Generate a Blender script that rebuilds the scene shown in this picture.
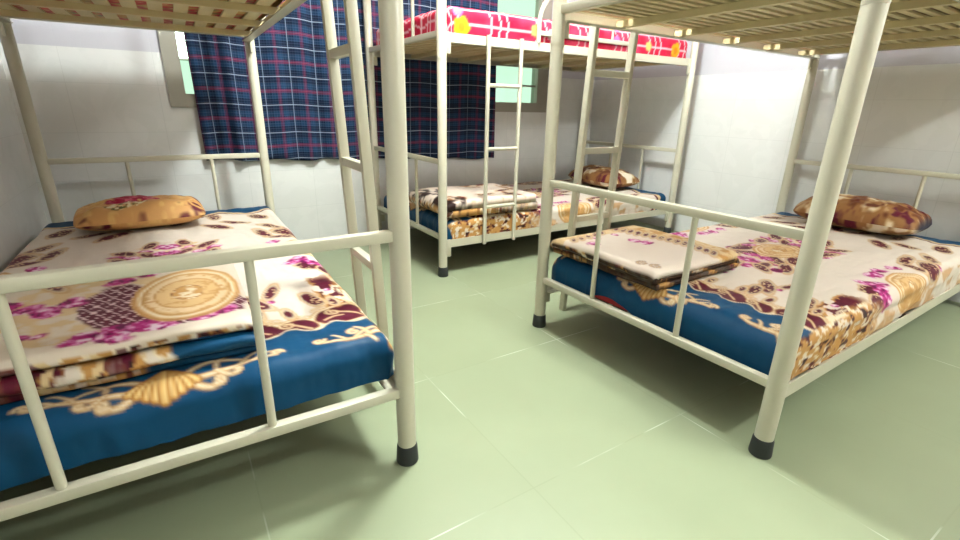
import bpy, bmesh, math, random
import numpy as np
from mathutils import Vector, Matrix
for o in list(bpy.data.objects): bpy.data.objects.remove(o)
scene = bpy.context.scene
COL = scene.collection
random.seed(4)

# ------------------------------------------------------------------ camera
F_PX, YAW, PITCH, ROLL = 474.47, 0.5717, -0.3315, 0.0202
cam = bpy.data.cameras.new('camera'); camo = bpy.data.objects.new('camera', cam); COL.objects.link(camo)
cam.sensor_width = 36; cam.lens = F_PX / 960 * 36; cam.clip_start = 0.02
fw = Vector((math.sin(YAW)*math.cos(PITCH), math.cos(YAW)*math.cos(PITCH), math.sin(PITCH)))
rt = Vector((math.cos(YAW), -math.sin(YAW), 0)); up = rt.cross(fw)
rt2 = rt*math.cos(ROLL)+up*math.sin(ROLL); up2 = up*math.cos(ROLL)-rt*math.sin(ROLL)
m = Matrix((rt2, up2, -fw)).transposed().to_4x4(); m.translation = (0, 0, 0.922)
camo.matrix_world = m
scene.camera = camo
# ------------------------------------------------------------------ light and exposure
w = bpy.data.worlds.new('world'); scene.world = w; w.use_nodes = True
bg = w.node_tree.nodes['Background']; bg.inputs[0].default_value = (0.60, 0.78, 0.66, 1); bg.inputs[1].default_value = 0.62
def area(name, loc, sx, sy, e, c, rot=(0, 0, 0)):
    l = bpy.data.lights.new(name, 'AREA'); l.shape = 'RECTANGLE'; l.size = sx; l.size_y = sy; l.energy = e; l.color = c
    o = bpy.data.objects.new(name, l); COL.objects.link(o); o.location = loc; o.rotation_euler = rot
    return o
def lamp(name, loc, e, c, r):
    l = bpy.data.lights.new(name, 'POINT'); l.energy = e; l.color = c; l.shadow_soft_size = r
    o = bpy.data.objects.new(name, l); COL.objects.link(o); o.location = loc
    return o
# two ceiling lamps above the aisle: one beside the right bunk, a weaker one nearer the entrance
for i in (-1, 0, 1):
    lamp('ceiling_lamp_light', (1.25, 1.48+.09*i, 2.50), 36, (.92, 1.0, .985), .14)
    lamp('entrance_lamp_light', (2.45+.25*i, -1.0, 2.50), 20, (.92, 1.0, .99), .08)
vs = scene.view_settings
vs.view_transform = 'Standard'; vs.look = 'None'; vs.gamma = 1; vs.use_curve_mapping = False; vs.exposure = 1.34

# ------------------------------------------------------------------ helpers
def lin(c):
    c = np.asarray(c, float)/255.0
    return np.where(c <= 0.04045, c/12.92, ((c+0.055)/1.055)**2.4)
def l4(c): return tuple(lin(c))+(1,)
def new_mat(name):
    mt = bpy.data.materials.new(name); mt.use_nodes = True
    nt = mt.node_tree; return mt, nt, nt.nodes['Principled BSDF']
def mat_plain(name, c, rough=0.5, metal=0, spec=0.5, var=0.05, scale=9, bump=0.0, coat=0):
    mt, nt, b = new_mat(name)
    b.inputs['Roughness'].default_value = rough; b.inputs['Metallic'].default_value = metal
    b.inputs['Specular IOR Level'].default_value = spec; b.inputs['Coat Weight'].default_value = coat
    tc = nt.nodes.new('ShaderNodeTexCoord'); n = nt.nodes.new('ShaderNodeTexNoise'); n.inputs['Scale'].default_value = scale; n.inputs['Detail'].default_value = 5
    nt.links.new(tc.outputs['Object'], n.inputs['Vector'])
    r = nt.nodes.new('ShaderNodeValToRGB'); a = lin(c)
    r.color_ramp.elements[0].position = .3; r.color_ramp.elements[1].position = .7
    r.color_ramp.elements[0].color = tuple(a*(1-var))+(1,); r.color_ramp.elements[1].color = tuple(np.minimum(a*(1+var), 1))+(1,)
    nt.links.new(n.outputs['Fac'], r.inputs['Fac']); nt.links.new(r.outputs['Color'], b.inputs['Base Color'])
    if bump:
        bp = nt.nodes.new('ShaderNodeBump'); bp.inputs['Strength'].default_value = bump; bp.inputs['Distance'].default_value = .004
        nt.links.new(n.outputs['Fac'], bp.inputs['Height']); nt.links.new(bp.outputs['Normal'], b.inputs['Normal'])
    return mt
def mat_cloth(name, rough=0.6, sheen=0.15):
    mt, nt, b = new_mat(name)
    a = nt.nodes.new('ShaderNodeAttribute'); a.attribute_name = 'print'
    nt.links.new(a.outputs['Color'], b.inputs['Base Color'])
    b.inputs['Roughness'].default_value = rough; b.inputs['Sheen Weight'].default_value = sheen
    b.inputs['Specular IOR Level'].default_value = 0.18
    tc = nt.nodes.new('ShaderNodeTexCoord'); n = nt.nodes.new('ShaderNodeTexNoise'); n.inputs['Scale'].default_value = 14; n.inputs['Detail'].default_value = 3
    bp = nt.nodes.new('ShaderNodeBump'); bp.inputs['Strength'].default_value = .25; bp.inputs['Distance'].default_value = .01
    nt.links.new(tc.outputs['Object'], n.inputs['Vector']); nt.links.new(n.outputs['Fac'], bp.inputs['Height']); nt.links.new(bp.outputs['Normal'], b.inputs['Normal'])
    return mt
def finish(name, bm, mat, parent=None, smooth=True, loc=None):
    me = bpy.data.meshes.new(name); bmesh.ops.recalc_face_normals(bm, faces=bm.faces)
    bm.to_mesh(me); bm.free(); me.materials.append(mat)
    if smooth:
        for p in me.polygons: p.use_smooth = True
        me.set_sharp_from_angle(angle=math.radians(40))
    o = bpy.data.objects.new(name, me); COL.objects.link(o)
    if parent: o.parent = parent
    if loc: o.location = loc
    return o
def box(bm, lo, hi, bev=0.0):
    lo, hi = Vector(lo), Vector(hi)
    r = bmesh.ops.create_cube(bm, size=1, matrix=Matrix.Translation((lo+hi)/2) @ Matrix.Diagonal((*(hi-lo), 1)))
    if bev:
        es = list({e for v in r['verts'] for e in v.link_edges})
        bmesh.ops.bevel(bm, geom=es, offset=bev, segments=2, profile=.5, affect='EDGES')
def bar(bm, p0, p1, wx, wy, roundness=0, upv=(0, 0, 1)):
    """rectangular bar from p0 to p1; wx across, wy along upv"""
    p0, p1 = Vector(p0), Vector(p1); d = (p1-p0); L = d.length; d.normalize()
    u = Vector(upv); x = d.cross(u)
    if x.length < 1e-4: x = Vector((1, 0, 0))
    x.normalize(); y = x.cross(d).normalized()
    M = Matrix((x, y, d)).transposed().to_4x4(); M.translation = (p0+p1)/2
    r = bmesh.ops.create_cube(bm, size=1, matrix=M @ Matrix.Diagonal((wx, wy, L, 1)))
    if roundness:
        es = list({e for v in r['verts'] for e in v.link_edges})
        bmesh.ops.bevel(bm, geom=es, offset=roundness, segments=2, profile=.5, affect='EDGES')
def tube(bm, pts, r, n=14):
    pts = [Vector(p) for p in pts]; rings = []
    ref = None
    for i, p in enumerate(pts):
        d = (pts[min(i+1, len(pts)-1)]-pts[max(i-1, 0)]).normalized()
        if ref is None:
            ref = Vector((1, 0, 0)) if abs(d.x) < .9 else Vector((0, 1, 0))
        x = (ref-d*ref.dot(d)).normalized(); y = d.cross(x); ref = x
        rr = r[i] if isinstance(r, (list, tuple)) else r
        rings.append([bm.verts.new(p+(x*math.cos(2*math.pi*k/n)+y*math.sin(2*math.pi*k/n))*rr) for k in range(n)])
    for a, b in zip(rings, rings[1:]):
        for k in range(n): bm.faces.new((a[k], a[(k+1) % n], b[(k+1) % n], b[k]))
    bm.faces.new(rings[0][::-1]); bm.faces.new(rings[-1])
def thing(name, label, cat, loc=(0, 0, 0), rz=0, group=None):
    o = bpy.data.objects.new(name, None); COL.objects.link(o); o.empty_display_size = .1
    o.location = loc; o.rotation_euler = (0, 0, rz); o['label'] = label; o['category'] = cat
    if group: o['group'] = group
    return o
def tag(o, label, cat, group=None):
    o['label'] = label; o['category'] = cat
    if group: o['group'] = group
    return o
def struct(o, label, cat):
    o['kind'] = 'structure'; o['label'] = label; o['category'] = cat; return o
def grid_obj(name, P, C, mat, parent=None, closed_u=False, extra=None):
    """P (n,m,3) grid of points, C (n,m,3) linear colours"""
    n, mm = P.shape[:2]
    lum = C.mean(-1, keepdims=True); C = np.clip(.72*(lum+1.07*(C-lum)), .002, 1)
    idx = np.arange(n*mm).reshape(n, mm)
    if closed_u: idx = np.vstack([idx, idx[:1]])
    f = np.stack([idx[:-1, :-1], idx[1:, :-1], idx[1:, 1:], idx[:-1, 1:]], -1).reshape(-1, 4)
    if extra is not None and len(extra): f = np.vstack([f, extra])
    me = bpy.data.meshes.new(name)
    me.vertices.add(n*mm); me.vertices.foreach_set('co', P.reshape(-1).astype(np.float32))
    me.loops.add(len(f)*4); me.loops.foreach_set('vertex_index', f.reshape(-1).astype(np.int32))
    me.polygons.add(len(f)); me.polygons.foreach_set('loop_start', (np.arange(len(f))*4).astype(np.int32))
    me.polygons.foreach_set('use_smooth', np.ones(len(f), bool))
    me.update(calc_edges=True); me.validate()
    at = me.color_attributes.new('print', 'FLOAT_COLOR', 'POINT')
    at.data.foreach_set('color', np.concatenate([C.reshape(-1, 3), np.ones((n*mm, 1))], 1).reshape(-1).astype(np.float32))
    me.materials.append(mat)
    o = bpy.data.objects.new(name, me); COL.objects.link(o)
    if parent: o.parent = parent
    return o

# ------------------------------------------------------------------ printed-fabric painting (pattern of the cloth itself)
def h2(ix, iy, s):
    v = np.sin(ix*127.1+iy*311.7+s*74.7)*43758.5453
    return v-np.floor(v)
def vn(x, y, s=0):
    ix, iy = np.floor(x), np.floor(y); fx, fy = x-ix, y-iy
    fx = fx*fx*(3-2*fx); fy = fy*fy*(3-2*fy)
    return (h2(ix, iy, s)*(1-fx)+h2(ix+1, iy, s)*fx)*(1-fy)+(h2(ix, iy+1, s)*(1-fx)+h2(ix+1, iy+1, s)*fx)*fy
def fbm(x, y, s=0): return (vn(x, y, s)+.5*vn(2*x, 2*y, s+1)+.25*vn(4*x, 4*y, s+2))/1.75
CREAM = lin((238, 226, 212)); GOLD = lin((204, 154, 94)); TAN = lin((232, 204, 160)); LGOLD = lin((245, 228, 196)); BROWN = lin((150, 100, 55))
BURG = lin((98, 26, 48)); MAG = lin((190, 32, 128)); PINK = lin((232, 150, 200)); BLUE = lin((0, 76, 114)); DARK = lin((52, 34, 30)); OLIVE = lin((176, 150, 96))
class Cv:
    """a canvas of points (x, y) with colours, painted with soft shapes"""
    def __init__(s, x, y, base, aa=.0035):
        s.x, s.y, s.aa = x, y, aa; s.c = np.ones(x.shape+(3,))*base
    def put(s, m, c):
        m = np.clip(m, 0, 1)[..., None]; s.c = s.c*(1-m)+np.asarray(c)*m
    def sm(s, d): return np.clip(.5-d/s.aa/2, 0, 1)           # d<0 inside
    def ell(s, cx, cy, a, b, rot=0, warp=0, sd=0):
        dx, dy = s.x-cx, s.y-cy; c, n = math.cos(rot), math.sin(rot)
        p, q = dx*c+dy*n, -dx*n+dy*c
        r = np.sqrt((p/a)**2+(q/b)**2)
        if warp: r = r+warp*(fbm(s.x*28+sd, s.y*28, sd)-.5)*2
        return (r-1)*min(a, b)
    def stroke(s, pts, w0, w1, c=GOLD, core=LGOLD, edge=None):
        pts = np.asarray(pts, float); best = np.full(s.x.shape, 9.); wid = np.full(s.x.shape, w0)
        lo, hi = pts.min(0)-w0*2-.01, pts.max(0)+w0*2+.01
        sel = (s.x > lo[0]) & (s.x < hi[0]) & (s.y > lo[1]) & (s.y < hi[1])
        if not sel.any(): return
        X, Y = s.x[sel], s.y[sel]; bb = np.full(X.shape, 9.); ww = np.full(X.shape, w0)
        n = len(pts)-1
        for i in range(n):
            a, b = pts[i], pts[i+1]; d = b-a; L = d@d+1e-12
            t = np.clip(((X-a[0])*d[0]+(Y-a[1])*d[1])/L, 0, 1)
            e = np.hypot(X-a[0]-t*d[0], Y-a[1]-t*d[1]); k = e < bb
            bb[k] = e[k]; ww[k] = (w0+(w1-w0)*(i+t)/n)[k]
        best[sel] = bb; wid[sel] = ww
        if edge is not None: s.put(s.sm(best-wid*1.35), edge)
        s.put(s.sm(best-wid), c)
        if core is not None: s.put(s.sm(best-wid*.5)*.9, core)
    def rose(s, cx, cy, r, sd=0, dense=1.):
        d = s.ell(cx, cy, r, r*.8, sd, .55, sd)
        m = s.sm(d)
        s.put(m, MAG)
        n = fbm(s.x*62+sd*3, s.y*62, sd+5)
        s.put(m*np.clip((n-.50)*9, 0, 1), PINK); s.put(m*np.clip((n-.63)*12, 0, 1), lin((250, 224, 238))); s.put(m*np.clip((.42-n)*10, 0, 1), lin((112, 20, 78)))
    def leaf(s, cx, cy, a, b, rot, sd=0, c=BURG):
        d = s.ell(cx, cy, a, b, rot, .22, sd)
        s.put(s.sm(d-.008), GOLD); s.put(s.sm(d-.004), LGOLD); m = s.sm(d); s.put(m, c)
        n = fbm(s.x*45+sd, s.y*45, sd+9); s.put(m*np.clip((np.abs(n-.5) < .035)*1., 0, 1), TAN)
    def medallion(s, cx, cy, a, b, rot=0):
        d = s.ell(cx, cy, a, b, rot, .03, 3)/min(a, b)+1
        m = s.sm((d-1)*min(a, b))
        s.put(m, lin((230, 192, 140)))
        for r0, r1, c in ((.93, 1., GOLD), (.84, .89, LGOLD), (.78, .82, GOLD), (.60, .74, lin((240, 212, 172))), (.56, .6, GOLD), (.26, .29, BROWN), (0, .26, GOLD)):
            s.put(m*np.clip(np.minimum((d-r0), (r1-d))*min(a, b)/s.aa+.5, 0, 1), c)
        n = fbm(s.x*60, s.y*60, 21)
        s.put(m*(d < .8)*np.clip((n-.57)*9, 0, 1)*.8, GOLD); s.put(m*(d < .28)*np.clip((n-.5)*9, 0, 1), LGOLD)
    def lattice(s, mask, p=.03):
        s.put(mask, BURG)
        a = np.abs(((s.x*.6+s.y)/p) % 1-.5); b = np.abs(((s.x*.6-s.y)/p) % 1-.5)
        s.put(mask*((a < .065) | (b < .065)), lin((240, 214, 214)))
def spiral(cx, cy, r, a0, turns, n=18, sgn=1):
    t = np.linspace(0, 1, n); a = a0+sgn*turns*2*math.pi*t; rr = r*(1-.8*t)
    return np.stack([cx+rr*np.cos(a), cy+rr*np.sin(a)], 1)
def curve(*p, n=14):
    p = np.array(p, float); t = np.linspace(0, 1, n)[:, None]
    if len(p) == 3: return (1-t)**2*p[0]+2*t*(1-t)*p[1]+t*t*p[2]
    return (1-t)**3*p[0]+3*t*(1-t)**2*p[1]+3*t*t*(1-t)*p[2]+t**3*p[3]
def sheet_print(u, v):
    """fitted sheet: u from the foot edge (0) to the head (2), v across (0..1)"""
    k = Cv(u, v, CREAM)
    vs_ = np.minimum(v, 1-v)                                  # the print is mirrored about the middle
    s = Cv(u, vs_, CREAM)
    s.c = k.c
    n = fbm(u*30, v*30, 2)
    # sprays
    for cu, cv, a, b, r in ((.43, .28, .075, .022, .5), (.50, .22, .05, .016, -.3), (1.55, .30, .08, .03, .6), (1.62, .22, .06, .022, 1.), (1.33, .13, .08, .022, .2), (1.45, .08, .07, .02, .5), (1.7, .1, .07, .03, .3), (1.72, .45, .07, .025, -.6), (1.8, .3, .07, .025, 0.1)):
        s.leaf(cu, cv, a, b, r, int(cu*100))
    for cu, cv, r in ((.84, .06, .03), (1.17, .34, .03), (1.34, .03, .028)): s.rose(cu, cv, r, int(cu*50))
    # half medallions at both long edges
    for q in ((.72, .03, .07, .05, .9), (.66, .0, .05, .03, .2), (1.28, .03, .09, .035, .5), (1.22, .07, .05, .02, 1.1)): s.leaf(*q, int(q[0]*90))
    for cu, cv, r in ((.78, .05, .04), (.80, .10, .035), (.95, .12, .04), (1.03, .13, .03), (1.12, .115, .035), (.74, -.01, .045)): s.rose(cu, cv, r, int(cu*70))
    s.medallion(1.0, -.01, .15, .10)
    # centre medallion
    m = s.sm(s.ell(.97, .5, .36, .15, 0, .25, 7)); s.put(m*np.clip((n-.42)*6, 0, 1), TAN)
    for cu, cv, r in ((.70, .49, .045), (.62, .46, .035), (.75, .40, .04), (.82, .37, .04), (1.12, .38, .045), (1.2, .42, .04), (1.25, .48, .04), (1.05, .345, .03), (.52, .48, .03)): s.rose(cu, cv, r, int(cu*60))
    for q in ((.80, .43, .07, .025, .8), (.68, .42, .05, .02, .2), (1.14, .45, .07, .02, -.6), (.92, .36, .07, .02, 0), (.58, .5, .06, .02, .1)): s.leaf(*q, int(q[0]*80))
    for cu, cv, a, b, r in ((.86, .385, .06, .026, .4), (1.08, .36, .06, .024, -.4), (.72, .35, .06, .022, .5), (1.22, .36, .05, .022, -.7), (.64, .41, .05, .02, .9), (1.3, .44, .05, .02, .2)): s.leaf(cu, cv, a, b, r, int(cu*77))
    for cu, cv, r in ((.79, .47, .035), (.93, .375, .032), (1.16, .48, .03), (.66, .36, .026)): s.rose(cu, cv, r, int(cu*41))
    s.medallion(.97, .5, .14, .10)
    # burgundy and gold ruffle along the long edges near the foot
    e = vs_+.02*(fbm(u*18, v*18, 4)-.5)
    rim = np.clip((.62-u)*14, 0, 1)
    s.put(rim*np.clip((.105-e)*120, 0, 1)*(fbm(u*26, v*34, 13) > .47), GOLD); s.put(rim*np.clip((.095-e)*120, 0, 1)*(fbm(u*26, v*34, 13) > .52), BURG)
    s.put(rim*np.clip((.03-e)*160, 0, 1), GOLD)
    nn = fbm(u*40+v*20, v*60, 6); mm = rim*np.clip((.04-e)*160, 0, 1)
    s.put(mm*np.clip((nn-.5)*9, 0, 1), LGOLD); s.put(mm*np.clip((.42-nn)*9, 0, 1), BROWN)
    mm = np.clip((-.0-e)*160, 0, 1)*(u > .6)*np.clip((fbm(u*14, v*14, 8)-.42)*8, 0, 1); s.put(mm*.8, GOLD)
    # blue foot end
    for cv, du in ((.1, .02), (.27, 0), (.5, .04)):
        s.leaf(.36+du, cv+.02, .055, .02, .25, int(cv*40)); s.rose(.42+du, cv-.04, .012, 3)
    lob = ((.07, .262, .060), (.205, .225, .045), (.315, .245, .056), (.43, .235, .05), (.51, .22, .036))
    dl = np.full(u.shape, 9.)
    for cv, cu, r in lob: dl = np.minimum(dl, s.ell(cu-.03, cv, r*1.0, r*1.25, 0, .12, int(cv*70)))
    edge = .195+.02*np.cos(vs_*2*math.pi/.115+.5)+.012*(n-.5)
    db = np.minimum(u-edge, 9)
    s.put(s.sm(dl-.016), GOLD); s.put(s.sm(dl-.011), LGOLD); s.put(s.sm(dl-.003), lin((196, 146, 92)))
    s.put(s.sm(dl), BURG)
    for cv, cu, r in lob:
        s.stroke(curve((cu-.055, cv-r*.8), (cu-.01, cv-r*.1), (cu+.012, cv+r*.55)), .0042, .003); s.stroke(spiral(cu-.004, cv+r*.35, .022, .3, 1.4), .0042, .003)
        s.stroke(curve((cu-.05, cv+r*.9), (cu-.03, cv+r*.3), (cu-.035, cv)), .004, .003)
        s.stroke(spiral(cu+.034, cv+r*.9, .018, 2.0, 1.2, sgn=-1), .005, .003); s.stroke(spiral(cu+.034, cv-r*.9, .018, 1.0, 1.2), .005, .003)
        s.leaf(cu+.075, cv, .030, .010, .15, int(cv*90))
    eb = .172+.016*np.cos(vs_*2*math.pi/.115+.5)+.010*(fbm(u*40, v*40, 9)-.5)
    s.put(s.sm(u-eb-.006), LGOLD); s.put(s.sm(u-eb), BLUE)
    # acanthus scrolls on the blue
    sv, s.x = s.x, s.x+.016
    st = lambda p, w0, w1: s.stroke(p, w0*1.4, w1*1.35)
    st(curve((.060, .47), (.050, .40), (.085, .345), (.075, .275)), .0085, .004); st(spiral(.086, .272, .013, -1.6, 1.1), .0045, .003)
    st(curve((.085, .46), (.125, .42), (.11, .37), (.08, .335)), .006, .003)
    st(curve((.055, .455), (.025, .435), (.018, .41), (.034, .392)), .0075, .004); st(spiral(.040, .398, .012, 2.4, 1.1), .005, .004)
    st(curve((.070, .40), (.045, .385), (.040, .365), (.052, .355)), .005, .004); st(spiral(.056, .360, .009, 2.4, 1.), .004, .003)
    st(curve((.085, .40), (.12, .40), (.13, .36)), .005, .003); st(curve((.075, .35), (.105, .335), (.115, .305)), .0045, .002); st(curve((.08, .315), (.10, .30), (.098, .285)), .004, .002)
    st(curve((.125, -.02), (.07, .02), (.05, .09), (.085, .175)), .0095, .0045); st(spiral(.098, .172, .014, -1.5, 1.2, sgn=-1), .005, .0035)
    st(curve((.12, .0), (.11, .05), (.075, .085)), .006, .004); st(spiral(.108, .080, .016, 0, 1.2), .005, .0035); st(curve((.075, .05), (.11, .045), (.135, .07)), .005, .003)
    st(curve((.072, .06), (.055, .045), (.04, .04)), .005, .003); st(curve((.066, .11), (.095, .115), (.11, .135)), .0045, .0025)
    s.x = sv
    for j in (-4, 4, -3, 3, -2, 2, -1, 1, 0):                  # central acanthus flower
        k2 = Cv(u, v, 0); k2.c = s.c
        k2.stroke(curve((.10-abs(j)*.004, .5+j*.004), (.07, .5+j*.0105), (.0+.009*abs(j), .5+j*.0150)), .006, .0088, c=lin((208, 150, 76)), core=lin((246, 216, 156)), edge=BROWN); s.c = k2.c
    rf_ = ruffle(u, v, 6); mk = (np.clip((.016+.012*(fbm(u*20, v*9, 3)-.5)-vs_)*120, 0, 1)*np.clip((u+.01)*60, 0, 1)*np.clip((.70-u)*8, 0, 1))[..., None]; s.c = s.c*(1-mk)+rf_*mk
    # head end
    eh = 1.86+.03*np.cos(v*24)+.03*(n-.5)
    s.put(s.sm(eh-u-.03)*np.clip((fbm(u*16, v*16, 5)-.38)*9, 0, 1), BURG); s.put(s.sm(eh-u-.01), TAN); s.put(s.sm(eh+.02-u), BLUE)
    s.put(np.clip((-u-.1)*30, 0, 1), BLUE)
    return s.c
def ruffle(x, y, sd=0):
    n = fbm(x*46, y*60, sd); c = np.ones(x.shape+(3,))*GOLD
    for lo, col in ((.52, LGOLD), (.60, CREAM)):
        mk = np.clip((n-lo)*14, 0, 1)[..., None]; c = c*(1-mk)+col*mk
    n2 = fbm(x*36+5, y*56, sd+3)
    for hi, col in ((.43, BROWN), (.37, BURG), (.30, DARK)):
        mk = np.clip((hi-n2)*14, 0, 1)[..., None]; c = c*(1-mk)+col*mk
    return c

# ------------------------------------------------------------------ materials
PAINT = mat_plain('cream_enamel', (188, 184, 164), .38, var=.03, scale=5, coat=.1)
DECK = mat_plain('cream_enamel_dusty', (200, 184, 142), .55, var=.06, scale=8)
LOWER_DARK = mat_plain('lower_slats_darkened', (84, 70, 52), .8, var=.1)  # dark tone put on lower slats and joists to deepen under-bed shade
RUBBER = mat_plain('black_rubber', (38, 42, 42), .6, var=.1)
REDTICK = mat_plain('red_ticking', (170, 30, 40), .8, var=.1)
CLOTH = mat_cloth('printed_satin', .5, .0)
ALU = mat_plain('grey_aluminium', (150, 146, 134), .45, metal=.2, var=.05)

# wall: white tiles below, pale lilac paint above
def mat_wall(name, axis):
    mt, nt, b = new_mat(name); N = nt.nodes.new; L = nt.links.new
    tc = N('ShaderNodeTexCoord'); sp = N('ShaderNodeSeparateXYZ'); L(tc.outputs['Object'], sp.inputs[0])
    cb = N('ShaderNodeCombineXYZ'); L(sp.outputs[axis], cb.inputs[0]); L(sp.outputs['Z'], cb.inputs[1])
    br = N('ShaderNodeTexBrick'); br.offset = 0; br.inputs['Scale'].default_value = 1; br.inputs['Brick Width'].default_value = .40; br.inputs['Row Height'].default_value = .25
    br.inputs['Mortar Size'].default_value = .002; br.inputs['Mortar Smooth'].default_value = .6
    br.inputs['Color1'].default_value = l4((214, 214, 211)); br.inputs['Color2'].default_value = l4((212, 213, 211)); br.inputs['Mortar'].default_value = l4((202, 203, 200))
    L(cb.outputs[0], br.inputs['Vector'])
    n = N('ShaderNodeTexNoise'); n.inputs['Scale'].default_value = 5; n.inputs['Detail'].default_value = 8; n.inputs['Distortion'].default_value = 1.5; L(tc.outputs['Object'], n.inputs['Vector'])
    r = N('ShaderNodeValToRGB'); r.color_ramp.elements[0].position = .46; r.color_ramp.elements[1].position = .52
    r.color_ramp.elements[0].color = (1, 1, 1, 1); r.color_ramp.elements[1].color = (.965, .967, .965, 1)
    L(n.outputs['Fac'], r.inputs['Fac'])
    mx = N('ShaderNodeMix'); mx.data_type = 'RGBA'; mx.blend_type = 'MULTIPLY'; mx.inputs[0].default_value = 1; L(br.outputs['Color'], mx.inputs[6]); L(r.outputs['Color'], mx.inputs[7])
    gt = N('ShaderNodeMath'); gt.operation = 'GREATER_THAN'; gt.inputs[1].default_value = 1.17; L(sp.outputs['Z'], gt.inputs[0])
    m2 = N('ShaderNodeMix'); m2.data_type = 'RGBA'; L(gt.outputs[0], m2.inputs[0]); L(mx.outputs[2], m2.inputs[6]); m2.inputs[7].default_value = l4((184, 183, 190))
    L(m2.outputs[2], b.inputs['Base Color'])
    ro = N('ShaderNodeMath'); ro.operation = 'MULTIPLY_ADD'; ro.inputs[1].default_value = .4; ro.inputs[2].default_value = .35; L(gt.outputs[0], ro.inputs[0]); L(ro.outputs[0], b.inputs['Roughness'])
    bp = N('ShaderNodeBump'); bp.inputs['Strength'].default_value = .15; bp.inputs['Distance'].default_value = .004; L(br.outputs['Fac'], bp.inputs['Height']); bp.invert = True; L(bp.outputs['Normal'], b.inputs['Normal'])
    return mt
WX = mat_wall('tiled_wall_along_x', 'X'); WY = mat_wall('tiled_wall_along_y', 'Y')
def mat_floor():
    mt, nt, b = new_mat('green_floor_tile'); N = nt.nodes.new; L = nt.links.new
    tc = N('ShaderNodeTexCoord'); mp = N('ShaderNodeMapping'); mp.inputs['Location'].default_value = (-.65+.6*5, -.735+.6*5, 0); L(tc.outputs['Object'], mp.inputs[0])
    br = N('ShaderNodeTexBrick'); br.offset = 0; br.inputs['Scale'].default_value = 1; br.inputs['Brick Width'].default_value = .6; br.inputs['Row Height'].default_value = .6
    br.inputs['Mortar Size'].default_value = .0022; br.inputs['Mortar Smooth'].default_value = .3
    br.inputs['Color1'].default_value = l4((140, 149, 121)); br.inputs['Color2'].default_value = l4((137, 146, 117)); L(mp.outputs[0], br.inputs['Vector'])
    n2 = N('ShaderNodeTexNoise'); n2.inputs['Scale'].default_value = 4; L(tc.outputs['Object'], n2.inputs['Vector'])
    r2 = N('ShaderNodeValToRGB'); r2.color_ramp.elements[0].position = .48; r2.color_ramp.elements[1].position = .66
    r2.color_ramp.elements[0].color = l4((134, 143, 114)); r2.color_ramp.elements[1].color = l4((186, 190, 172)); L(n2.outputs['Fac'], r2.inputs['Fac']); L(r2.outputs['Color'], br.inputs['Mortar'])
    n = N('ShaderNodeTexNoise'); n.inputs['Scale'].default_value = 3; n.inputs['Detail'].default_value = 6; L(tc.outputs['Object'], n.inputs['Vector'])
    r = N('ShaderNodeValToRGB'); r.color_ramp.elements[0].position = .35; r.color_ramp.elements[1].position = .68; r.color_ramp.elements[0].color = (.93, .93, .92, 1); r.color_ramp.elements[1].color = (1, 1, 1, 1); L(n.outputs['Fac'], r.inputs['Fac'])
    mx = N('ShaderNodeMix'); mx.data_type = 'RGBA'; mx.blend_type = 'MULTIPLY'; mx.inputs[0].default_value = 1; L(br.outputs['Color'], mx.inputs[6]); L(r.outputs['Color'], mx.inputs[7]); L(mx.outputs[2], b.inputs['Base Color'])
    b.inputs['Roughness'].default_value = .42; b.inputs['Specular IOR Level'].default_value = .35
    return mt
def mat_plaid():
    """navy tartan woven in both directions (UV in metres)"""
    mt, nt, b = new_mat('navy_tartan'); N = nt.nodes.new; L = nt.links.new
    uv = N('ShaderNodeUVMap'); uv.uv_map = 'UVMap'; sp = N('ShaderNodeSeparateXYZ'); L(uv.outputs[0], sp.inputs[0])
    def op(o, a, bb=None, c=None):
        q = N('ShaderNodeMath'); q.operation = o
        for i, z in enumerate((a, bb, c)):
            if z is None: continue
            if isinstance(z, (int, float)): q.inputs[i].default_value = z
            else: L(z, q.inputs[i])
        return q.outputs[0]
    def lines(ax, period, off, half):
        f = op('FRACT', op('ADD', op('DIVIDE', sp.outputs[ax], period), off+10))
        return op('LESS_THAN', op('ABSOLUTE', op('SUBTRACT', f, .5)), half/period)
    col = None
    def mix(fac, c0, c1, amt=1.):
        mx = N('ShaderNodeMix'); mx.data_type = 'RGBA'; L(op('MULTIPLY', fac, amt), mx.inputs[0])
        if isinstance(c0, tuple): mx.inputs[6].default_value = c0
        else: L(c0, mx.inputs[6])
        mx.inputs[7].default_value = c1; return mx.outputs[2]
    base = l4((12, 34, 64)); P = .165
    for ax in 'XY':
        col = mix(lines(ax, P, .0, .036), col if col else base, l4((8, 18, 40)), .65)
        col = mix(lines(ax, P, .5, .014), col, l4((34, 30, 62)), .4); col = mix(lines(ax, P, .30, .012), col, l4((22, 56, 84)), .45); col = mix(lines(ax, P, .70, .012), col, l4((22, 56, 84)), .45)
        col = mix(lines(ax, P/11, .3, .0017), col, l4((90, 110, 140)), .16)
    for o, wd in ((.455, .0012), (.5, .0024), (.545, .0012)): col = mix(lines('Y', P, o, wd), col, l4((170, 50, 72)), .42); col = mix(lines('X', P, o, wd), col, l4((150, 44, 66)), .3)
    col = mix(lines('Y', P, .0, .0024), col, l4((160, 174, 190)), .6); col = mix(lines('X', P, .0, .0024), col, l4((140, 156, 176)), .45)
    L(col, b.inputs['Base Color']); b.inputs['Roughness'].default_value = .85; b.inputs['Specular IOR Level'].default_value = .2
    return mt

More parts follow.
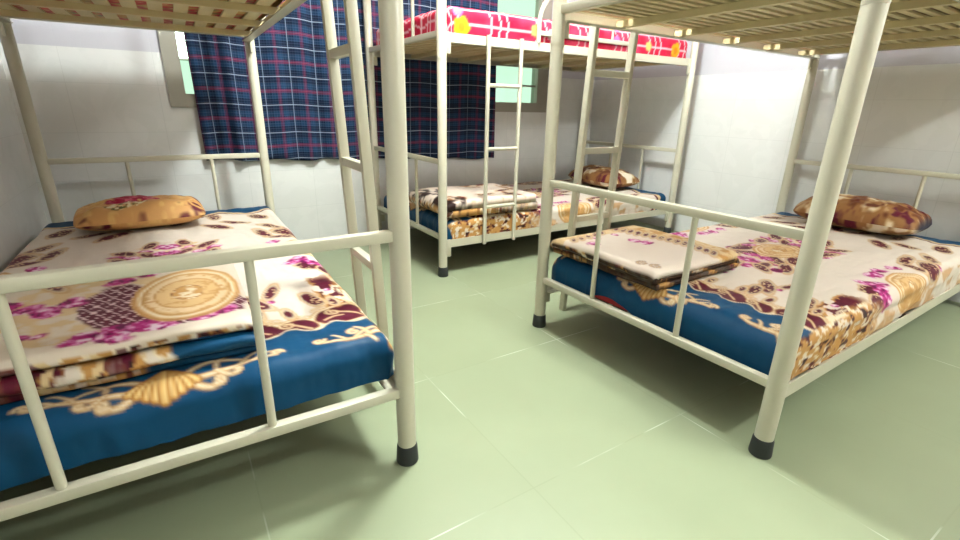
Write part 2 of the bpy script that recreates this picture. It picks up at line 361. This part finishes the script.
# ------------------------------------------------------------------ the room
XL, XR, YN, YF, ZC = -0.62, 3.36, -1.25, 3.36, 2.65
T = .12
def bx(name, mat, *boxes, parent=None, bev=0):
    bm = bmesh.new()
    for lo, hi in boxes: box(bm, lo, hi, bev)
    return finish(name, bm, mat, parent, smooth=bool(bev))
struct(bx('floor', mat_floor(), ((XL-T, YN-T, -.1), (XR+T, YF+T, 0))), 'pale green square floor tiles with thin whitish joints', 'floor')
struct(bx('ceiling', mat_plain('ceiling_paint', (222, 220, 212), .8, var=.04), ((XL-T, YN-T, ZC), (XR+T, YF+T, ZC+.1))), 'plain white ceiling above the bunks', 'ceiling')
struct(bx('wall_left', WY, ((XL-T, YN-T, 0), (XL, YF+T, ZC))), 'white tiled wall along the left bunk', 'wall')
struct(bx('wall_right', WY, ((XR, YN-T, 0), (XR+T, YF+T, ZC))), 'white tiled wall behind the bunk heads, pale lilac paint above', 'wall')
struct(bx('wall_near', mat_plain('near_wall_darkened', (150, 138, 124), .7), ((XL, YN-T, 0), (XR, YN, ZC))), 'unseen wall behind the viewer, toned brown to cut bounced light', 'wall')  # out of view; its dark brown is chosen to dim the room's fill light
WX0, WX1, WZ0, WZ1 = .045, 2.80, .885, 1.98
struct(bx('wall_far', WX, ((XL, YF, 0), (XR, YF+T, WZ0)), ((XL, YF, WZ1), (XR, YF+T, ZC)), ((XL, YF, WZ0), (WX0, YF+T, WZ1)), ((WX1, YF, WZ0), (XR, YF+T, WZ1))), 'white tiled wall with the curtained window', 'wall')
win = struct(bx('window_1', ALU, ((WX0, YF-.012, WZ0), (WX1, YF+.07, WZ0+.075)), ((WX0, YF-.012, WZ1-.07), (WX1, YF+.07, WZ1)), ((WX0, YF-.012, WZ0+.075), (WX0+.082, YF+.07, WZ1-.07)), ((WX1-.11, YF-.012, WZ0+.075), (WX1, YF+.07, WZ1-.07))), 'grey framed window with pale green glass behind the tartan curtain', 'window')
bx('window_mullion', ALU, ((.92, YF+.0, WZ0+.075), (.98, YF+.05, WZ1-.07)), ((1.83, YF+.0, WZ0+.075), (1.89, YF+.05, WZ1-.07)), parent=win)
bx('glazing_bar', ALU, ((1.89, YF+.02, 1.085), (WX1-.11, YF+.04, 1.10)), parent=win)
gm, gnt, gb = new_mat('pale_green_glass')
tr = gnt.nodes.new('ShaderNodeBsdfTransparent'); tr.inputs[0].default_value = (.86, .95, .88, 1); gl = gnt.nodes.new('ShaderNodeBsdfGlossy'); gl.inputs['Roughness'].default_value = .08
ms = gnt.nodes.new('ShaderNodeMixShader'); ms.inputs[0].default_value = .05
gnt.links.new(tr.outputs[0], ms.inputs[1]); gnt.links.new(gl.outputs[0], ms.inputs[2]); gnt.links.new(ms.outputs[0], gnt.nodes['Material Output'].inputs[0])
for a, b in ((WX0+.082, .92), (.98, 1.83), (1.89, WX1-.11)): bx('window_pane', gm, ((a, YF+.028, WZ0+.075), (b, YF+.034, WZ1-.07)), parent=win)
# a lit tube lamp outside, seen through the sliver of glass beside the curtain
em, ent, eb = new_mat('lit_tube'); eb.inputs['Emission Color'].default_value = (.93, 1, .97, 1); eb.inputs['Emission Strength'].default_value = 4
lampo = thing('outdoor_lamp', 'bright white lamp outside, seen through the glass left of the curtain', 'lamp', (.16, YF+.30, 1.17))
bx('lamp_tube', em, ((-.035, -.02, .0), (.035, .02, .088)), ((-.035, -.02, .10), (.035, .02, .17)), parent=lampo, bev=.004)
bx('lamp_housing', ALU, ((-.045, .02, -.012), (.045, .05, .18)), parent=lampo, bev=.004)
bx('lamp_bracket', ALU, ((.04, .022, .08), (.35, .046, .104)), ((.326, .022, -.40), (.35, .046, .08)), ((.326, -.181, -.41), (.35, .046, -.386)), parent=lampo)

# ------------------------------------------------------------------ curtain
def curtain():
    x0, x1, z1 = .175, 2.25, 2.06
    nu, nv = 420, 70
    U = np.linspace(0, 1, nu)[:, None]*np.ones((1, nv)); V = np.ones((nu, 1))*np.linspace(0, 1, nv)[None]
    zb = .585-.03*np.clip(U*2.2, 0, 1.)-.035*np.clip(U*2-1, 0, 1)+.006*np.sin(U*40)
    Z = zb+(z1-zb)*V
    amp = np.where(U < .14, .018, .007)*(1-.25*V)
    amp = amp+.012*np.exp(-((U-.33)/.02)**2)
    ph = U*2*math.pi*11+.8*np.sin(U*19)
    Y = YF-.036-amp*np.sin(ph)-.006*np.sin(U*90+V*2)-.012*np.exp(-((U-.07)/.05)**2)*np.sin(U*150)
    X = x0+(x1-x0)*U-.035*(1-V)*(1-U)*0+.03*np.exp(-((V-.45)/.3)**2)*(U < .0)
    P = np.stack([X-.02*V*(1-U)**6, Y, Z], -1)
    o = grid_obj('curtain', P, np.ones((nu, nv, 3))*.1, mat_plaid())
    me = o.data; uvl = me.uv_layers.new(name='UVMap')
    dx = np.diff(P, axis=0); arc = np.vstack([np.zeros((1, nv)), np.cumsum(np.hypot(dx[..., 0], dx[..., 1]*.8), 0)])
    uvv = np.stack([arc, Z-.004*np.sin(U*30)], -1).reshape(-1, 2)
    vi = np.zeros(len(me.loops), np.int32); me.loops.foreach_get('vertex_index', vi)
    uvl.data.foreach_set('uv', uvv[vi].reshape(-1).astype(np.float32))
    md = o.modifiers.new('thickness', 'SOLIDIFY'); md.thickness = .003
    return o
cu = tag(curtain(), 'navy tartan cloth curtain with red and white checks over the window', 'curtain')
rod = bmesh.new(); tube(rod, [(.02, YF-.045, 2.07), (2.4, YF-.045, 2.07)], .011); 
for xx in (.06, 2.36): box(rod, (xx-.01, YF-.05, 2.062), (xx+.01, YF+.0, 2.078))
tag(finish('curtain_rod', rod, ALU), 'thin grey rod the tartan curtain hangs from', 'curtain rod')

# ------------------------------------------------------------------ bunk beds
LEN = 2.0
def bunk(label, anchor, rz, W, zl, ladder, guard, sp=((.325, .70), (1/3, 2/3)), ndeck=(11, .0235), zdeck=1.243, group='cream metal bunk beds'):
    t = thing('bunk_bed', label, 'bunk bed', (anchor[0], anchor[1], 0), rz, group)
    R = .0245
    for (x, y) in ((0, 0), (LEN, 0), (0, W), (LEN, W)):
        bm = bmesh.new(); tube(bm, [(x, y, .045), (x, y, 1.70), (x, y, 1.712)], [R, R, R*.7], 20); p = finish('post', bm, PAINT, t)
        bm = bmesh.new(); tube(bm, [(x, y, 0), (x, y, .004), (x, y, .05), (x, y, .056)], [.0285, .030, .0275, .025], 20); finish('foot_cap', bm, RUBBER, p)
        bm = bmesh.new(); tube(bm, [(x, y, zdeck-.105), (x, y, zdeck-.095)], [.0253, .0253], 20); finish('collar', bm, PAINT, p)
    for x in (0, LEN):
        nm = 'foot_end' if x == 0 else 'head_end'
        for z, th in ((.222, .026), (.638, .026), (1.258, .030), (1.62, .026)):
            bm = bmesh.new(); bar(bm, (x, .018, z), (x, W-.018, z), .026, th, .004); finish(nm+'_rail', bm, PAINT, t)
        for z0, z1 in ((.232, .628), (1.27, 1.61)):
            for f in sp[0 if x == 0 else 1]:
                yy = W*f
                bm = bmesh.new(); tube(bm, [(x, yy, z0), (x, yy, z1)], .0095, 12); finish('spindle', bm, PAINT, t)
    for y, sg in ((0, 1), (W, -1)):
        for z in (zl, zdeck):
            bm = bmesh.new()
            # angle iron: an upright flange and a ledge turned inward
            box(bm, (.022, y-.002 if sg > 0 else y-.002, z-.022), (LEN-.022, y+.002, z+.022))
            box(bm, (.022, min(y+sg*.002, y+sg*.036), z-.022), (LEN-.022, max(y+sg*.002, y+sg*.036), z-.018))
            s = finish('side_rail', bm, PAINT, t, smooth=False)
            for xb in (.016, LEN-.050):
                bm = bmesh.new(); box(bm, (xb, y-.006*(1 if sg > 0 else 1), z-.075), (xb+.034, y+.006, z+.024), .002); finish('hook_plate', bm, PAINT, s)
    for z, nmj in ((zl, 'lower'), (zdeck, 'upper')):
        for q in (.31, .68, 1.05, 1.42, 1.79):
            bm = bmesh.new(); box(bm, (q-.014, .006, z-.017), (q+.014, W-.006, z-.013)); box(bm, (q-.014, .006, z-.013), (q-.010, W-.006, z+.006)); finish('joist', bm, LOWER_DARK if nmj == 'lower' else DECK, t, smooth=False)
        bm = bmesh.new(); n, hw = ndeck if nmj == 'upper' else (10, .03); pitch = (W-.06)/n
        for k in range(n):
            y = .03+pitch*(k+.5); box(bm, (.065 if nmj == 'lower' else .02, y-hw, z+.006), (LEN-.02, y+hw, z+.014))
        finish('slats', bm, LOWER_DARK if nmj == 'lower' else DECK, t, smooth=False)
    ladder(t, W, zdeck); 
    if guard: guard(t, W, zdeck)
    return t
def leaning_ladder(x0, x1, side, lean=.055, top=1.55):
    def f(t, W, zd):
        y0 = 0 if side == 0 else W; s = -1 if side == 0 else 1
        Y = lambda z: y0+s*(.020+lean*(1.26-z)/1.26*1.0) if z < 1.26 else y0+s*.020
        bm = bmesh.new()
        for x in (x0, x1):
            bar(bm, (x, Y(0), 0.0), (x, Y(1.26), 1.26), .022, .030, .003, (0, 1, 0)); bar(bm, (x, Y(1.27), 1.24), (x, Y(1.27), top), .022, .030, .003, (0, 1, 0))
        l = finish('ladder', bm, PAINT, t)
        for z in (.13, .45, .75, 1.06, 1.37):
            bm = bmesh.new(); bar(bm, (x0+.008, Y(z), z), (x1-.008, Y(z), z), .026, .026, .003); finish('rung', bm, PAINT, l)
    return f
def flat_ladder(x0, x1):
    def f(t, W, zd):
        bm = bmesh.new(); y = -.0145
        for x in (x0, x1): tube(bm, [(x, y, .158), (x, y, 1.27)], .0115, 12)
        l = finish('ladder', bm, PAINT, t)
        for z in (.376, .70, 1.03):
            bm = bmesh.new(); tube(bm, [(x0, y, z), (x1, y, z)], .0105, 12); finish('rung', bm, PAINT, l)
    return f
def hoop_guard(x0, x1, side=0):
    def f(t, W, zd):
        y = 0.0 if side == 0 else W
        z0 = zd+.02; z1 = 1.52; r = .16
        pts = [(x0, y, z0)]
        for k in range(0, 9):
            a = math.pi-k*math.pi/16; pts.append((x0+r+r*math.cos(a), y, z1-r+r*math.sin(a)))
        for k in range(0, 9):
            a = math.pi/2-k*math.pi/16; pts.append((x1-r+r*math.cos(a), y, z1-r+r*math.sin(a)))
        pts.append((x1, y, z0))
        bm = bmesh.new(); tube(bm, pts, .0125, 12); g = finish('guard_hoop', bm, PAINT, t)
        bm = bmesh.new(); bar(bm, (x0+.004, y, zd+.068), (x1-.004, y, zd+.068), .018, .024, .003); finish('guard_bar', bm, PAINT, g)
        for k in range(1, 4):
            x = x0+(x1-x0)*k/4
            bm = bmesh.new(); tube(bm, [(x, y, zd+.075), (x, y, z1)], .007, 10); finish('guard_spindle', bm, PAINT, g)
    return f
BL = ((.4172, .997), math.pi/2-.0147, .962); BR = ((1.288, .5024), .0155, .978); BM = ((1.2097, 2.2705), .0012, 1.002)
ZL = {'L': .225, 'R': .1825, 'M': .1854}
bedL = bunk('cream metal bunk bed at the left, against the left wall', *BL, ZL['L'], leaning_ladder(.33, .545, 0), hoop_guard(.75, 1.5, 0), sp=((.333, .715), (.275, .665)))
bedM = bunk('cream metal bunk bed behind, along the window wall, with red upper mattress', *BM, ZL['M'], flat_ladder(.268, .480), hoop_guard(.605, 1.37, 0))
bedR = bunk('cream metal bunk bed at the right, nearest the right wall', *BR, ZL['R'], leaning_ladder(.21, .44, 1), hoop_guard(.75, 1.5, 1), ndeck=(20, .0115))
def frame(B): return Matrix.Translation((B[0][0], B[0][1], 0)) @ Matrix.Rotation(B[1], 4, 'Z')

# ------------------------------------------------------------------ mattresses
def rounded(L, W, top, h, r, rf, du=.0055, sag=.004, sd=0, hem=None, wr=.004):
    """sheet over a mattress: u along the bed from the foot, v across; returns the points and the cloth coordinates"""
    us = np.arange(-h, L+h+du/2, du); vs_ = np.arange(-h, W+h+du/2, du)
    U, V = np.meshgrid(us, vs_, indexing='ij')
    R = np.where(U < L/2, rf, r)
    ou = np.where(U < R, U-R, np.where(U > L-R, U-(L-R), 0)); ov = np.where(V < r, V-r, np.where(V > W-r, V-(W-r), 0))
    d0 = np.hypot(ou, ov); e0, e1 = np.where(d0 > 0, ou/np.maximum(d0, 1e-9), 0), np.where(d0 > 0, ov/np.maximum(d0, 1e-9), 0)
    Re = np.where(np.abs(ou) > np.abs(ov), R, r)
    d = np.minimum(d0, h+Re*.57)
    if hem is not None: d = np.minimum(d0, h+Re*.57-hem(U, V))
    a = np.minimum(d/Re, math.pi/2)
    out = Re*np.sin(a); drop = Re*(1-np.cos(a))+np.maximum(d-Re*math.pi/2, 0)
    x = (U-ou)+e0*out; y = (V-ov)+e1*out
    side = np.clip(d/Re-1, 0, 1)
    wob = wr*(fbm(U*9, V*9, sd)-.5)*2+wr*.7*(fbm(U*4, V*22, sd+7)-.5)*2
    x = x+e0*side*wob*1.6; y = y+e1*side*wob*1.6
    z = top-drop+(1-side)*wob-sag*np.sin(np.clip(U/L, 0, 1)*math.pi)*np.sin(np.clip(V/W, 0, 1)*math.pi)*0+(1-side)*.006*(fbm(U*2.2, V*2.2, sd+3)-.5)
    return np.stack([x, y, z], -1), U, V
def lower_mattress(B, zl, off, L, W, thick, label, r, rf, sd, hem=None, group='lower mattresses in printed sheets'):
    M = frame(B); z0 = zl+.0145; t = thing('mattress', label, 'mattress', M @ Vector((off[0], off[1], z0)), B[1], group)
    bm = bmesh.new(); box(bm, (.020, .020, 0), (L-.020, W-.020, thick-.018), .05); finish('mattress_core', bm, REDTICK, t)
    P, U, V = rounded(L, W, thick, thick-.006, r, rf, sd=sd, hem=hem, wr=.0058)
    P[..., 2] = np.maximum(P[..., 2], .003)
    # fabric drawn over the corners at the foot
    C = sheet_print(U*2.0/L, V/W)
    grid_obj('fitted_sheet', P, C, CLOTH, t)
    return t
lower_mattress(BL, ZL['L'], (.035, .008), 1.93, 1.0, .118, 'lower mattress of the left bunk in a cream, burgundy and blue printed sheet', .035, .05, 1)
lower_mattress(BR, ZL['R'], (.03, .006), 1.93, .96, .138, 'lower mattress of the right bunk in a cream, burgundy and blue printed sheet', .045, .075, 2,
               hem=lambda U, V: np.where(U < .2, .046*np.exp(-((V-.62)/.13)**2), 0))
lower_mattress(BM, ZL['M'], (.03, .006), 1.93, .98, .118, 'lower mattress of the bunk by the window wall in a cream printed sheet', .04, .05, 3)

def red_print(u, v):
    k = Cv(u, v, lin((214, 44, 74)), .005)
    n = fbm(u*8, v*8, 3); k.put(np.clip((n-.5)*4, 0, 1)*.6, lin((236, 88, 120)))
    for ax, p, o in ((u, .31, .1), (u, .31, .15), (u, .31, .205), (v, .09, .03), (v, .31, .0)):
        q = np.abs(((ax+o+.012*np.sin(v*30)) % p)-p/2); k.put((q < .005)*.85, lin((248, 214, 220)))
    rs = random.Random(5)
    for cu, cv, c in ((.09, -.075, 0), (.07, .0, 1), (.56, -.05, 2), (.68, -.06, 3), (1.35, -.05, 3), (1.78, -.065, 0), (1.2, -.05, 1), (1.5, -.06, 2)):
        col = (lin((240, 176, 50)), lin((200, 130, 200)), lin((206, 200, 120)), lin((250, 236, 240)))[c]
        r = .042 if c == 0 else .026
        for j in range(5): k.put(k.sm(k.ell(cu+r*.62*math.cos(j*1.257), cv+r*.62*math.sin(j*1.257), r*.55, r*.55)), col)
        k.put(k.sm(k.ell(cu, cv, r*.5, r*.5)), lin((226, 140, 36)) if c == 0 else col)
    for i in range(40):
        cu, cv = rs.uniform(0, 2), rs.uniform(.05, .95); col = lin(rs.choice([(240, 176, 50), (250, 236, 240), (200, 130, 200)])); r = rs.uniform(.02, .05)
        for j in range(5): k.put(k.sm(k.ell(cu+r*.62*math.cos(j*1.257), cv+r*.62*math.sin(j*1.257), r*.55, r*.55)), col)
    return k.c
def gold_red_print(u, v):
    k = Cv(u, v, lin((206, 160, 90)), .006); n = fbm(u*9, v*9, 3); k.put(np.clip((n-.5)*5, 0, 1)*.6, lin((226, 186, 120)))
    rs = random.Random(8)
    for i in range(26):
        for j in range(10):
            cu, cv = (i+.5)/13+rs.uniform(-.02, .02), (j+.5)/10+rs.uniform(-.02, .02)
            d = k.ell(cu, cv, .043, .036, i, .35, i+j); k.put(k.sm(d), lin((206, 40, 50)))
            k.put(k.sm(k.ell(cu+.01, cv, .010, .01)), lin((244, 200, 150)))
            k.put(k.sm(k.ell(cu+.04, cv+.035, .02, .008, i)), lin((90, 110, 60)))
    return k.c
def upper_mattress(B, zd, off, L, W, thick, fn, label, sd, group='upper mattresses', under=None):
    M = frame(B); P, U, V = rounded(L, W, thick, thick-.004, .045, .045, du=.010, sd=sd, wr=.005)
    P[..., 2] = np.maximum(P[..., 2], .0)
    # closed underneath: a second, flat grid
    t = thing('mattress', label, 'mattress', M @ Vector((off[0], off[1], zd+.0145)), B[1], group)
    grid_obj('mattress_cover', P, fn(U, V), CLOTH, t)
    us, vs_ = np.meshgrid(np.arange(.02, L-.015, .01), np.arange(.02, W-.015, .01), indexing='ij')
    grid_obj('mattress_underside', np.stack([us, vs_, np.zeros_like(us)+.002], -1), (under or fn)(us, vs_), CLOTH, t)
    return t
upper_mattress(BM, 1.243, (.03, .012), 1.93, .975, .135, red_print, 'red mattress with white checks and yellow flowers on the upper deck by the window', 4)
upper_mattress(BL, 1.243, (.03, .012), 1.93, .93, .12, gold_red_print, 'gold mattress with red flowers on the upper deck of the left bunk', 5)
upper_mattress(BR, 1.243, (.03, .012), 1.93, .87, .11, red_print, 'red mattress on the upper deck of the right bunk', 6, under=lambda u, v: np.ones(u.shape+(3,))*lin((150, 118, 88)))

# ------------------------------------------------------------------ folded blankets
def blanket(B, zbase, off, sx, sy, layers, th, fn_top, fn_low, label, sd, rz=0, slope=None, fold_axis=0, skew=.012):
    """one cloth folded back and forth; the folds show on the side facing the foot of the bed"""
    r = th*.55; ds = .006
    path = []; lay = []
    for k in range(layers):                       # from the top layer down
        zc = (layers-1-k)*th*1.08+th*.5
        j0 = .010*math.sin(k*2.3+sd); j1 = skew*math.sin(k*1.7+sd*2)
        xs = np.arange(r, sx-r, ds)
        if k % 2 == 0: xs = xs[::-1]
        f = (xs-r)/(sx-2*r)
        xx = xs+j0*(1-f)+j1*f
        path += [(a, zc, k, b) for a, b in zip(xx, xs)]
        if k < layers-1:                          # the fold
            right = (k % 2 == 1); xe = sx-r if right else r
            zn = zc-th*1.08
            for a in np.linspace(0, math.pi, 9)[1:-1]:
                s = math.sin(a); path.append((path[-1][0]*0+xe+(1 if right else -1)*r*1.3*s+(j1 if right else j0), zc+(zn-zc)*(1-math.cos(a))/2, k+.5*(a > 1.57), xe))
    path = np.array(path)
    d = np.gradient(path[:, :2], axis=0); d /= np.linalg.norm(d, axis=1)[:, None]+1e-9
    nrm = np.stack([-d[:, 1], d[:, 0]], 1)
    o1 = path[:, :2]+nrm*th*.46; o2 = path[:, :2]-nrm*th*.46
    prof = np.concatenate([o1, o2[::-1]]); lays = np.concatenate([path[:, 2], path[::-1, 2]]); uu = np.concatenate([path[:, 3], path[::-1, 3]])
    ys = np.arange(0, sy+.003, .006); n, mm = len(prof), len(ys)
    X = prof[:, :1]*np.ones((1, mm)); Z = prof[:, 1:]*np.ones((1, mm)); Y = np.ones((n, 1))*ys[None]
    LY = lays[:, None]*np.ones((1, mm)); UU = uu[:, None]*np.ones((1, mm))
    # soft wobble and rounded side edges
    Y = sy/2+(Y-sy/2)*(1+.012*np.sin(LY*2.9+sd))
    edge = np.minimum(Y, sy-Y)
    zn_ = Z/(layers*th*1.08)
    Z = Z+.007*(fbm(Y*7+sd, LY*1.7, sd+5)-.5)*np.clip(LY+.4, 0, 1)
    X = X+.022*(fbm(Y*4+LY*7.3, LY*3.1, sd+8)-.5)*np.clip(1-X/.2, 0, 1)
    Z = Z*(1+.10*(fbm(X*5+sd, Y*5, sd)-.5)*2)-.010*zn_*np.clip(1-edge/.03, 0, 1)**2
    X = X+.012*(fbm(Y*6, LY*1.3, sd+2)-.5)*2*np.clip(1-X/.15, 0, 1)
    if slope is not None: Z = Z+slope(X, Y)
    isT = (LY < .3)
    C = np.where(isT[..., None], fn_top(X+np.minimum(Z-(layers*th*1.08-th*.08), 0), Y), fn_low(UU+Z*1.3+.02*(fbm(Y*7, LY*2, 3)-.5), Y, LY))
    half = len(path); extra = []
    idx = np.arange(n*mm).reshape(n, mm)
    for c in (0, mm-1):
        for i in range(half-1):
            q = [idx[i, c], idx[i+1, c], idx[n-2-i, c], idx[n-1-i, c]]; extra.append(q if c else q[::-1])
    for i in (0,): pass
    M = frame(B); P = np.stack([X, Y, Z], -1)
    o = grid_obj('folded_blanket', P, C, CLOTH, None, closed_u=True, extra=np.array(extra))
    o.location = M @ Vector((off[0], off[1], zbase)); o.rotation_euler = (0, 0, B[1]+rz)
    return tag(o, label, 'blanket', 'folded blankets')
def topL(x, y):
    k = Cv(x, y, lin((236, 222, 204))); n = fbm(x*30, y*30, 2)
    k.put(k.sm(k.ell(.30, .34, .26, .16, 0, .12, 4))*np.clip((n-.35)*5, 0, 1), TAN)
    k.lattice(k.sm(k.ell(.235, .265, .155, .085, .1, .1, 5)))
    k.lattice(k.sm(k.ell(.15, .12, .10, .13, 0, .25, 6)))
    for q in ((.50, .36, .04, .013, .9), (.46, .43, .05, .014, .5), (.30, .55, .02, .07, .3), (.36, .61, .02, .06, .2), (.24, .60, .015, .05, .4)): k.leaf(*q, int(q[0]*99))
    for cx, cy, r in ((.055, .255, .05), (.06, .20, .045), (.06, .32, .035), (.30, .37, .035), (.26, .41, .038), (.30, .45, .03), (.34, .49, .03), (.42, .28, .035), (.46, .22, .03), (.12, .43, .022), (.11, .40, .018), (.09, .04, .028), (.06, .10, .03), (.5, .05, .025)): k.rose(cx, cy, r, int(cx*90+cy*30))
    k.medallion(.25, .125, .19, .122)
    return k.c
def lowL(x, y, L):
    c = ruffle(x*.7+np.round(L)*3, y*.7+np.round(L)*1.3, 3); k = Cv(x, y, 0, .006); k.c = c
    k.put(((fbm(y*9, L*4, 2) > .52) & (y > .24))*(np.mod(L, 2) < 1.2)*.85, BURG)
    for yy in (.3, .38, .46, .55): k.put((np.abs(y-yy-.01*np.sin(x*60)) < .008)*1., TAN)
    k.put(k.sm(y-.19-.03*np.sin(L*2))*(L > .6), BLUE)
    return k.c
MLz = ZL['L']+.0145+.118; MRz = ZL['R']+.0145+.138; MMz = ZL['M']+.0145+.118
blanket(BL, MLz+.006, (.125, .318), .58, .64, 5, .0165, topL, lowL, 'folded blanket with gold medallion and magenta roses on the left bunk', 1)
def topR(x, y):
    k = Cv(x, y, lin((240, 226, 212))); n = fbm(x*30, y*30, 2)
    k.put(k.sm(.36-x+.03*np.sin(y*9)), TAN); k.put(k.sm(.45-y+.02*np.sin(x*14)), TAN)
    k.put(k.sm(.38-x+.03*np.sin(y*9))*np.clip((n-.5)*8, 0, 1), GOLD)
    for i in range(16):
        y0 = .04+i*.034; k.leaf(.385+.03*math.sin(y0*9), y0, .030, .0105, .5, i)
    for i in range(5): k.leaf(.05+i*.05, .44+.01*i, .026, .010, .9, i)
    for cx, cy, r in ((.08, .36, .034), (.27, .31, .03), (.28, .26, .03), (.27, .42, .02), (.16, .42, .02)): k.rose(cx, cy, r, int(cx*90))
    for sx_ in (.05, .0): k.stroke(spiral(.045+sx_*.2, .09-sx_, .022, .4, 1.3), .006, .004, c=BURG, core=TAN)
    return k.c
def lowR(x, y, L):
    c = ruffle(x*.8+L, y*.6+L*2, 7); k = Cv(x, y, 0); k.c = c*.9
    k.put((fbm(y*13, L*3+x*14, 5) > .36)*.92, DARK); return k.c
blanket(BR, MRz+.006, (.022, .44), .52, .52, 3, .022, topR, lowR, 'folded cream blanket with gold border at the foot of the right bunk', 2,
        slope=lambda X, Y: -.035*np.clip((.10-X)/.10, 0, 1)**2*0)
def topM(x, y):
    k = Cv(x, y, lin((238, 220, 204))); n = fbm(x*14, y*14, 2)
    k.put(np.clip((n-.62)*9, 0, 1), GOLD); k.put(np.clip((n-.68)*9, 0, 1), BURG)
    k.put(k.sm(x-.10-.04*np.sin(y*20))*np.clip((fbm(x*20, y*20, 8)-.42)*8, 0, 1), DARK)
    for q in ((.46, .08, .05, .022, .6), (.33, .13, .05, .02, .2), (.5, .2, .06, .02, .3)): k.leaf(*q, int(q[0]*50))
    return k.c
def lowM(x, y, L):
    k = Cv(x, y, 0); k.c = ruffle(x*.9+L, y+L, 2); k.put(np.clip((fbm(x*7, L*2+y, 4)-.5)*8, 0, 1)*.7, CREAM); return k.c
blanket(BM, MMz+.006, (.05, .010), .64, .50, 2, .046, topM, lowM, 'plump folded blanket in cream and brown on the bunk by the window wall', 3)

# ------------------------------------------------------------------ pillows
def pillow(loc, rz, sx, sy, h, fn, label, sd, tilt=0):
    n, mm = 110, 80
    a = np.linspace(-1, 1, n)[:, None]*np.ones((1, mm)); b = np.ones((n, 1))*np.linspace(-1, 1, mm)[None]
    prof = (np.clip(1-np.abs(a)**3.4, 0, 1)**.5)*(np.clip(1-np.abs(b)**2.3, 0, 1)**.52)
    pinch = 1-.10*(np.abs(a)*np.abs(b))**0
    X = a*sx/2*(1-.07*(1-np.abs(b)**2)*np.abs(a)**4*0-.05*np.abs(b)**2*(1-np.abs(a))*0); Y = b*sy/2*(1-.12*np.abs(a)**6)
    X = X*(1-.06*np.abs(b)**6)
    wr = .014*(fbm(a*3+sd, b*3, sd)-.5)*2+.010*np.sin(a*14+fbm(a*2, b*4, sd)*6)*np.abs(a)**3
    zt = prof*h*.62+wr*prof*1.2; zb = -prof*h*.38
    Pt = np.stack([X, Y, zt], -1); Pb = np.stack([X, Y, zb], -1)
    P = np.concatenate([Pt, Pb[::-1]], 0); A = np.concatenate([X, X[::-1]], 0); Bq = np.concatenate([Y, Y[::-1]+.6], 0)
    o = grid_obj('pillow', P, fn(A, Bq), CLOTH, None, closed_u=True)
    o.location = loc; o.rotation_euler = (tilt, 0, rz)
    return tag(o, label, 'pillow', 'pillows on the lower bunks')
def pilL(x, y):
    k = Cv(x, y, lin((222, 170, 112))); n = fbm(x*26, y*26, 3); k.put(np.clip((n-.52)*7, 0, 1)*.8, lin((240, 196, 130))); k.put(np.clip((fbm(x*12, y*18, 9)-.62)*9, 0, 1), BURG)
    for q in ((.10, -.02), (.2, .06), (-.2, .08), (.22, -.09)): k.stroke(spiral(q[0], q[1], .04, q[0]*9, 1.3), .006, .003, c=lin((200, 120, 60)), core=lin((246, 214, 150)))
    for cx, cy, r in ((-.05, -.03, .05), (-.01, .02, .05), (-.08, .05, .045), (.04, -.02, .04), (.02, .07, .05), (-.11, -.04, .03), (.09, .08, .03), (-.06, .75, .08), (.1, .7, .06)):
        d = k.ell(cx, cy, r, r*.8, cx*9, .4, int(abs(cx)*99)); k.put(k.sm(d), lin((170, 24, 62))); k.put(k.sm(d)*np.clip((fbm(x*60, y*60, 4)-.55)*9, 0, 1), lin((230, 110, 130)))
    m = k.sm(k.ell(-.05, -.085, .07, .035, .2, .4, 3)); k.put(m*np.clip((fbm(x*70, y*70, 6)-.45)*9, 0, 1), lin((240, 232, 190))); k.put(m*np.clip((.42-fbm(x*70, y*70, 6))*9, 0, 1), lin((90, 100, 50)))
    return k.c
def pilB(sd):
    def f(x, y):
        k = Cv(x, y, lin((160, 116, 74))); n = fbm(x*17, y*17, sd)
        k.put(np.clip((n-.52)*9, 0, 1), TAN); k.put(np.clip((n-.6)*12, 0, 1), lin((244, 232, 210))); k.put(np.clip((.38-n)*12, 0, 1), BURG); k.put(np.clip((fbm(x*14, y*14, sd+5)-.62)*10, 0, 1), lin((110, 60, 40)))
        k.put(np.clip((np.abs(x)-.262)*60, 0, 1)*(x > 0 if sd == 11 else x < 0), lin((36, 44, 62)))
        return k.c
    return f
zq = .043
pillow((-.155, 2.69, MLz+.056), .06, .50, .32, .135, pilL, 'orange gold pillow with crimson roses on the left bunk', 1)
pillow((3.07, 1.02, MRz+.068), math.pi/2+.06, .56, .33, .165, pilB(4), 'brown and white floral pillow on the right bunk', 2)
pillow((2.98, 2.79, MMz+.063), math.pi/2-.05, .56, .34, .15, pilB(11), 'brown floral pillow with dark end on the bunk by the window wall', 3)
